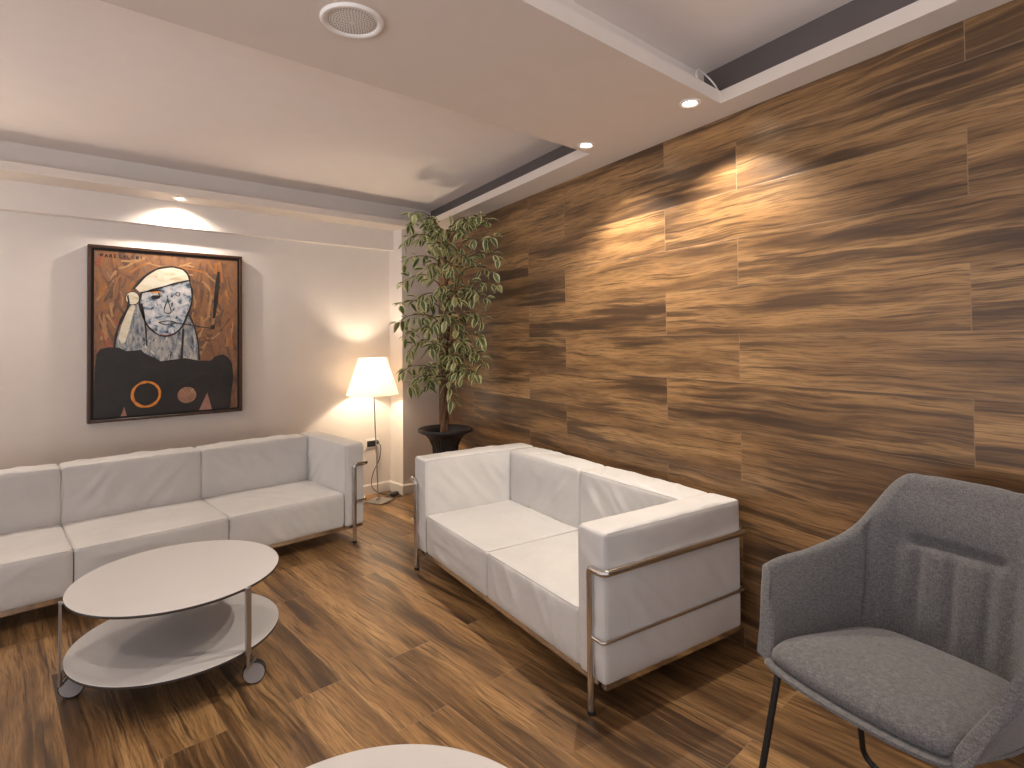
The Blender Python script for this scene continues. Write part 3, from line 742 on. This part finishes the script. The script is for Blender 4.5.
# ------------------------------------------------------------------ floor lamp
lp = thing('floor_lamp', 'lit floor lamp with a cream conical shade in the back corner', 'lamp', (0, 0, 0))
lp.location = (LAMP.x, LAMP.y, 0)
bx, by = 2.207-LAMP.x, 4.121-LAMP.y
bm = bmesh.new(); rbox(bm, (0, 0, 0.006), (0.165, 0.165, 0.012), 0.004, 0.05)
lathe(bm, [(0, 0.012), (0.016, 0.012), (0.014, 0.024), (0.007, 0.028), (0, 0.028)], 20, center=(0.004, 0.02, 0))
obj('base', bm, 'satin', lp, smooth=40, loc=(bx, by, 0), rotz=R(23.5), label='square brushed metal base plate')
p0 = Vector((bx+0.0, by+0.02, 0.02)); p1 = Vector((0.0, 0.0, 1.10))
bm = bmesh.new(); tube(bm, [p0, p1], 0.0052, 12); obj('pole', bm, 'satin', lp, smooth=40, label='slim grey metal pole')
bm = bmesh.new()
rb, rt, z0, z1, N = 0.203, 0.107, 0.850, 1.136, 64
lathe(bm, [(rb, z0), (rt, z1), (rt-0.0025, z1), (rb-0.0025, z0), (rb, z0)], N)
obj('lamp_shade', bm, 'shade', lp, smooth=40, label='glowing cream conical lampshade')
bm = bmesh.new()
tube(bm, [(-0.104, 0, 1.10), (0.104, 0, 1.10)], 0.002, 6); tube(bm, [(0, -0.104, 1.10), (0, 0.104, 1.10)], 0.002, 6)
obj('shade_carrier', bm, 'satin', lp)
bm = bmesh.new(); lathe(bm, [(0, 0.935), (0.013, 0.935), (0.014, 0.965), (0.026, 0.99), (0.030, 1.02), (0.022, 1.047), (0, 1.055)], 24, center=(0.012, -0.012, 0))
bo = obj('bulb', bm, 'bulb', lp, smooth=60); 
bm = bmesh.new(); tube(bm, [(-0.026, -0.012, 0.93), (-0.040, -0.020, 0.780)], 0.0028, 8); tube(bm, [(-0.026, -0.012, 0.93), (0.004, 0.0, 0.945)], 0.003, 8)
obj('switch_rod', bm, 'satin', lp)
def L3(s, n, z): return (s-LAMP.x, n-LAMP.y, z)
bm = bmesh.new()
tube(bm, spline([L3(2.30, 4.338, 0.430), L3(2.305, 4.28, 0.40), L3(2.285, 4.27, 0.30), L3(2.225, 4.26, 0.20), L3(2.205, 4.25, 0.11), L3(2.235, 4.235, 0.055), L3(2.30, 4.215, 0.02), L3(2.36, 4.20, 0.008)], 8), 0.0032, 8)
tube(bm, spline([L3(2.225, 4.165, 0.016), L3(2.27, 4.18, 0.006), L3(2.33, 4.19, 0.006), L3(2.37, 4.20, 0.008), L3(2.42, 4.185, 0.006), L3(2.40, 4.12, 0.006), L3(2.35, 4.14, 0.006), L3(2.37, 4.175, 0.010)], 8), 0.0032, 8)
obj('power_cord', bm, 'dark_plastic', lp, smooth=60, label='dark power cord trailing to the wall socket')
bm = bmesh.new(); rbox(bm, (0, 0, 0.014), (0.085, 0.040, 0.026), 0.009, 0.02)
obj('dimmer_block', bm, 'dark_plastic', lp, smooth=50, loc=L3(2.375, 4.185, 0.004), rotz=0.5, label='black in-line dimmer lying on the floor')
bm = bmesh.new(); lathe(bm, [(0, 0), (0.017, 0), (0.018, 0.014), (0.012, 0.030), (0.005, 0.040), (0, 0.040)], 20)
pg = obj('plug', bm, 'dark_plastic', lp, smooth=50, loc=L3(2.300, 4.347, 0.430)); pg.rotation_euler = (math.pi/2, 0, 0)

lp2 = copy_tree(lp); lp2.location = (LAMP2.x, LAMP2.y, 0)
lp2['label'] = 'lit floor lamp at the far left end of the long sofa'
for ch in list(lp2.children):                          # the cord, dimmer and plug belong to the corner lamp only
    if ch.name.split('.')[0] in ('power_cord', 'dimmer_block', 'plug'): bpy.data.objects.remove(ch)

# ------------------------------------------------------------------ wall socket
so = thing('wall_outlet', 'white wall socket plate with a black module beside the long sofa', 'socket', (2.272, 4.375, 0.378))
bm = bmesh.new(); rbox(bm, (0, -0.004, 0.040), (0.122, 0.009, 0.082), 0.004, 0.04); obj('cover_plate', bm, 'white_plastic', so, smooth=40)
bm = bmesh.new(); rbox(bm, (-0.006, -0.0095, 0.040), (0.080, 0.006, 0.048), 0.002, 0.03)
for k in (-1, 0, 1):
    for dz in (-0.012, 0.0, 0.012):
        lathe(bm, [(0, 0.0), (0.0025, 0.0), (0.0025, 0.001), (0, 0.001)], 8, center=(-0.006+k*0.024, -0.013, 0.040+dz))
obj('socket_module', bm, 'dark_plastic', so, smooth=40, label='black socket insert')

# ------------------------------------------------------------------ potted ficus
PC = Vector((2.452, 3.560, 0))
fic = thing('potted_ficus', 'tall variegated ficus in a black urn pot in the corner', 'potted plant', PC)
bm = bmesh.new()
flt = lambda a, z: (0.035*math.cos(a*26) if 0.10 < z < 0.545 else 0.0)
prof = [(0, 0), (0.135, 0), (0.140, 0.02), (0.128, 0.05), (0.100, 0.09), (0.090, 0.13)]+[(0.086+0.010*((z-0.2)/0.3)**2+(0.03 if z > 0.5 else 0)*((z-0.5)/0.045), z) for z in (0.18, 0.26, 0.34, 0.42, 0.48, 0.52)]
prof += [(0.120, 0.540), (0.150, 0.568), (0.190, 0.588), (0.202, 0.594), (0.205, 0.602), (0.203, 0.612), (0.196, 0.616), (0.180, 0.611), (0.160, 0.596), (0.138, 0.580), (0.128, 0.560), (0, 0.560)]
lathe(bm, prof, 104, flute=flt)
obj('pot', bm, 'pot', fic, smooth=40, label='black fluted urn pot with a wide rim')
bm = bmesh.new(); lathe(bm, [(0.1275, 0.562), (0.09, 0.572), (0.04, 0.576), (0, 0.577)], 40); obj('soil', bm, 'soil', fic, smooth=60)
rnd = random.Random(5)
trunk = [(-0.012, 0.0, 0.565), (-0.010, -0.01, 0.75), (-0.002, 0.0, 1.0), (0.012, 0.01, 1.2), (0.026, 0.0, 1.36), (0.020, -0.02, 1.52), (0.0, -0.03, 1.70), (-0.02, -0.05, 1.88), (-0.03, -0.06, 2.0)]
tsp = spline(trunk, 8)
bm = bmesh.new()
for ph in (0, 2.1, 4.2):                                     # three stems plaited together
    pts = []
    for i, p in enumerate(tsp):
        tt = i/(len(tsp)-1); a = ph+p.z*9.0; rr = 0.016*(1-0.75*tt)
        pts.append(p+Vector((math.cos(a)*rr, math.sin(a)*rr, 0)))
    tube(bm, pts, lambda s: 0.018*(1-0.72*s), 8)
obj('trunk', bm, 'bark', fic, smooth=60, label='plaited brown trunk')
BR=[(2.163,3.536,2.18),(2.152,3.614,2.104),(2.115,3.583,1.972),(2.173,3.668,1.85),(2.126,3.647,1.676),(2.122,3.655,1.531),(2.142,3.706,1.41),(2.15,3.636,1.291),(2.198,3.662,1.189),(2.192,3.738,1.039),(2.2,3.667,0.939),(2.288,3.591,0.894),(2.145,3.434,1.556),(2.18,3.398,1.765),(2.217,3.362,1.904),(2.286,3.365,2.018),(2.249,3.461,2.121),(2.374,3.221,2.028),(2.365,3.094,2.077),(2.375,3.018,2.106),(2.426,2.975,2.065),(2.457,2.95,1.957),(2.473,2.939,1.836),(2.448,2.964,1.728),(2.463,2.952,1.641),(2.46,3.024,1.544),(2.398,3.077,1.599),(2.386,3.149,1.811),(2.451,3.102,1.423),(2.462,3.096,1.271),(2.472,3.156,1.167),(2.473,3.09,1.119),(2.42,3.205,1.048),(2.432,3.129,1.023),(2.368,3.252,1.007),(2.283,3.191,1.123),(2.237,3.087,1.539),(2.147,3.165,1.606),(2.173,3.147,1.407),(2.126,3.256,1.342),(2.154,3.301,1.207),(2.157,3.37,1.027),(2.264,3.191,1.751),(2.53,3.754,1.865),(2.427,3.786,1.509),(2.385,3.295,1.344),(2.315,3.673,2.028),(2.414,3.415,0.824),(2.358,3.371,1.919),(2.338,3.139,1.238)]
bmB = bmesh.new(); bmL = bmesh.new()
def leaf(bm, base, d, up, ln, wd, droop):
    d = d.normalized(); side = d.cross(up)
    if side.length < 1e-3: side = Vector((1, 0, 0))
    side.normalize(); nrm = side.cross(d).normalized()
    T = [0.0, 0.12, 0.30, 0.50, 0.70, 0.87, 1.0]; Wd = [0.05, 0.55, 0.95, 1.0, 0.78, 0.38, 0.02]
    rows = []
    for t, ww in zip(T, Wd):
        c = base+d*(ln*t)-Vector((0, 0, 1))*(droop*ln*t*t)
        hw = wd/2*ww; rows.append([bm.verts.new(c+side*(hw*k)+nrm*(abs(k)*hw*0.35)) for k in (-1, -0.58, 0, 0.58, 1)])
    vm = rnd.random()
    for i in range(len(T)-1):
        for k in range(4):
            f = bm.faces.new([rows[i][k], rows[i][k+1], rows[i+1][k+1], rows[i+1][k]])
            edge = k in (0, 3)
            f.material_index = 2 if edge else (0 if (vm < 0.75) else 1)
            f.smooth = True
for (bxx, byy, bzz) in BR:
    tip = Vector((bxx, byy, bzz))-PC
    zt = max(0.95, min(1.98, bzz+0.02-0.25*Vector((tip.x, tip.y)).length))
    root = min(tsp, key=lambda p: abs(p.z-zt))
    mid = root.lerp(tip, 0.5)+Vector((0, 0, 0.07+0.05*rnd.random()))
    pts = spline([root, root.lerp(mid, 0.5)+Vector((0, 0, 0.03)), mid, mid.lerp(tip, 0.6)+Vector((0, 0, 0.02)), tip], 5)
    tube(bmB, pts, lambda s: 0.0055*(1-0.75*s), 6)
    nl = 19
    for k in range(nl):
        t = 0.22+0.78*(k+rnd.random()*0.6)/nl; t = min(t, 0.999)
        q = t*(len(pts)-1); i = int(q); p = pts[i].lerp(pts[min(i+1, len(pts)-1)], q-i)
        ax = (pts[min(i+1, len(pts)-1)]-pts[max(i-1, 0)]).normalized()
        rv = Vector((rnd.uniform(-1, 1), rnd.uniform(-1, 1), rnd.uniform(-1.0, 0.6)))
        d = (ax*0.4+rv.normalized()+Vector((0, 0, -0.28))).normalized()
        ln = rnd.uniform(0.055, 0.085); b0 = p+d*rnd.uniform(0.006, 0.03)
        e1 = b0+d*ln
        wx = (PC.x+e1.x)*CB-(PC.y+e1.y)*SB
        if wx > WALL_X-0.02 or PC.z+e1.z > ZC-0.01 or PC.y+e1.y > 4.15 or b0.z < 0.72: continue
        leaf(bmL, b0, d, Vector((rnd.uniform(-.5, .5), rnd.uniform(-.5, .5), 1)), ln, ln*rnd.uniform(0.50, 0.64), rnd.uniform(0.0, 0.35))
obj('branches', bmB, 'bark', fic, smooth=60)
me = bpy.data.meshes.new('foliage'); bmL.to_mesh(me); bmL.free()
for k in ('leaf', 'leaf_mid', 'leaf_edge'): me.materials.append(M[k])
fo = bpy.data.objects.new('foliage', me); C.objects.link(fo); fo.parent = fic; fo['kind'] = 'stuff'; fo['label'] = 'small green leaves with cream margins'

# ------------------------------------------------------------------ ceiling fittings
sp_ = thing('ceiling_speaker', 'round white perforated ceiling speaker in the dropped beam', 'speaker', (0.744, 1.538, ZC))
bm = bmesh.new()
lathe(bm, [(0.090, 0.0), (0.090, -0.004), (0.086, -0.009), (0.080, -0.010), (0.075, -0.008), (0.0725, -0.004), (0.0725, 0.0)], 64)
obj('rim', bm, 'white_plastic', sp_, smooth=40)
bm = bmesh.new()
lathe(bm, [(0.0725, -0.003), (0.068, -0.004), (0.040, -0.006), (0.0, -0.007)], 64)
for rr, n in ((0.012, 8), (0.020, 14), (0.028, 20), (0.036, 26), (0.044, 32), (0.052, 38), (0.060, 44), (0.066, 48)):
    for i in range(n):
        a = 2*math.pi*i/n; z = -0.0075+0.004*(rr/0.0725)**2-0.0008
        c = Vector((rr*math.cos(a), rr*math.sin(a), z)); h = 0.0021
        f = bm.faces.new([bm.verts.new(c+Vector((h*math.cos(b), h*math.sin(b), 0))) for b in [k*math.pi/3 for k in range(6)]]); f.material_index = 1
obj('grille', bm, ['white_plastic', plain('speaker_holes', (0.16, 0.12, 0.10), 0.7)], sp_, smooth=40, label='perforated speaker grille')
DL = ['lit ceiling downlight beside the inner corner of the near recess with the bare wire',
      'lit ceiling downlight by the wood wall at the edge of the far recess',
      'lit ceiling downlight in the back strip right above the painting']
proto = None
for i, (nm, x, y, en, sz, d, vis) in enumerate(SPOTS):
    if proto is None:
        dl = thing('downlight', DL[0], 'downlight', (x, y, ZC), 0, 'recessed ceiling downlights')
        bm = bmesh.new(); lathe(bm, [(0.043, 0.0), (0.043, -0.003), (0.040, -0.006), (0.034, -0.006), (0.025, -0.001), (0.024, 0.0)], 40)
        obj('trim_ring', bm, 'white_plastic', dl, smooth=40)
        bm = bmesh.new(); lathe(bm, [(0.024, -0.0015), (0.012, -0.003), (0, -0.0035)], 32)
        obj('lens', bm, 'led', dl, smooth=40, label='glowing lens')
        proto = dl
    else:
        dl = copy_tree(proto); dl.location = (x, y, ZC)
        dl['label'] = DL[i] if i < 3 else ['', '', '', 'ceiling downlight in the back strip beyond the left edge of the photo', 'ceiling downlight in the dropped beam just beyond the left edge of the photo', 'ceiling downlight at the far left end of the dropped beam', 'ceiling downlight along the wood wall behind the camera'][i]
def wire(name, pts, r, label):
    bm = bmesh.new(); tube(bm, spline(pts, 8), r, 8)
    return tag(obj(name, bm, 'white_plastic', smooth=60), label, 'wire')
wire('loose_wire', [(2.010, 1.175, 2.262), (2.015, 1.185, 2.300), (2.050, 1.200, 2.335), (2.100, 1.210, 2.346), (2.140, 1.205, 2.335), (2.158, 1.185, 2.300), (2.158, 1.168, 2.262)], 0.0035, 'short bare white wire looping out of the near ceiling recess corner')
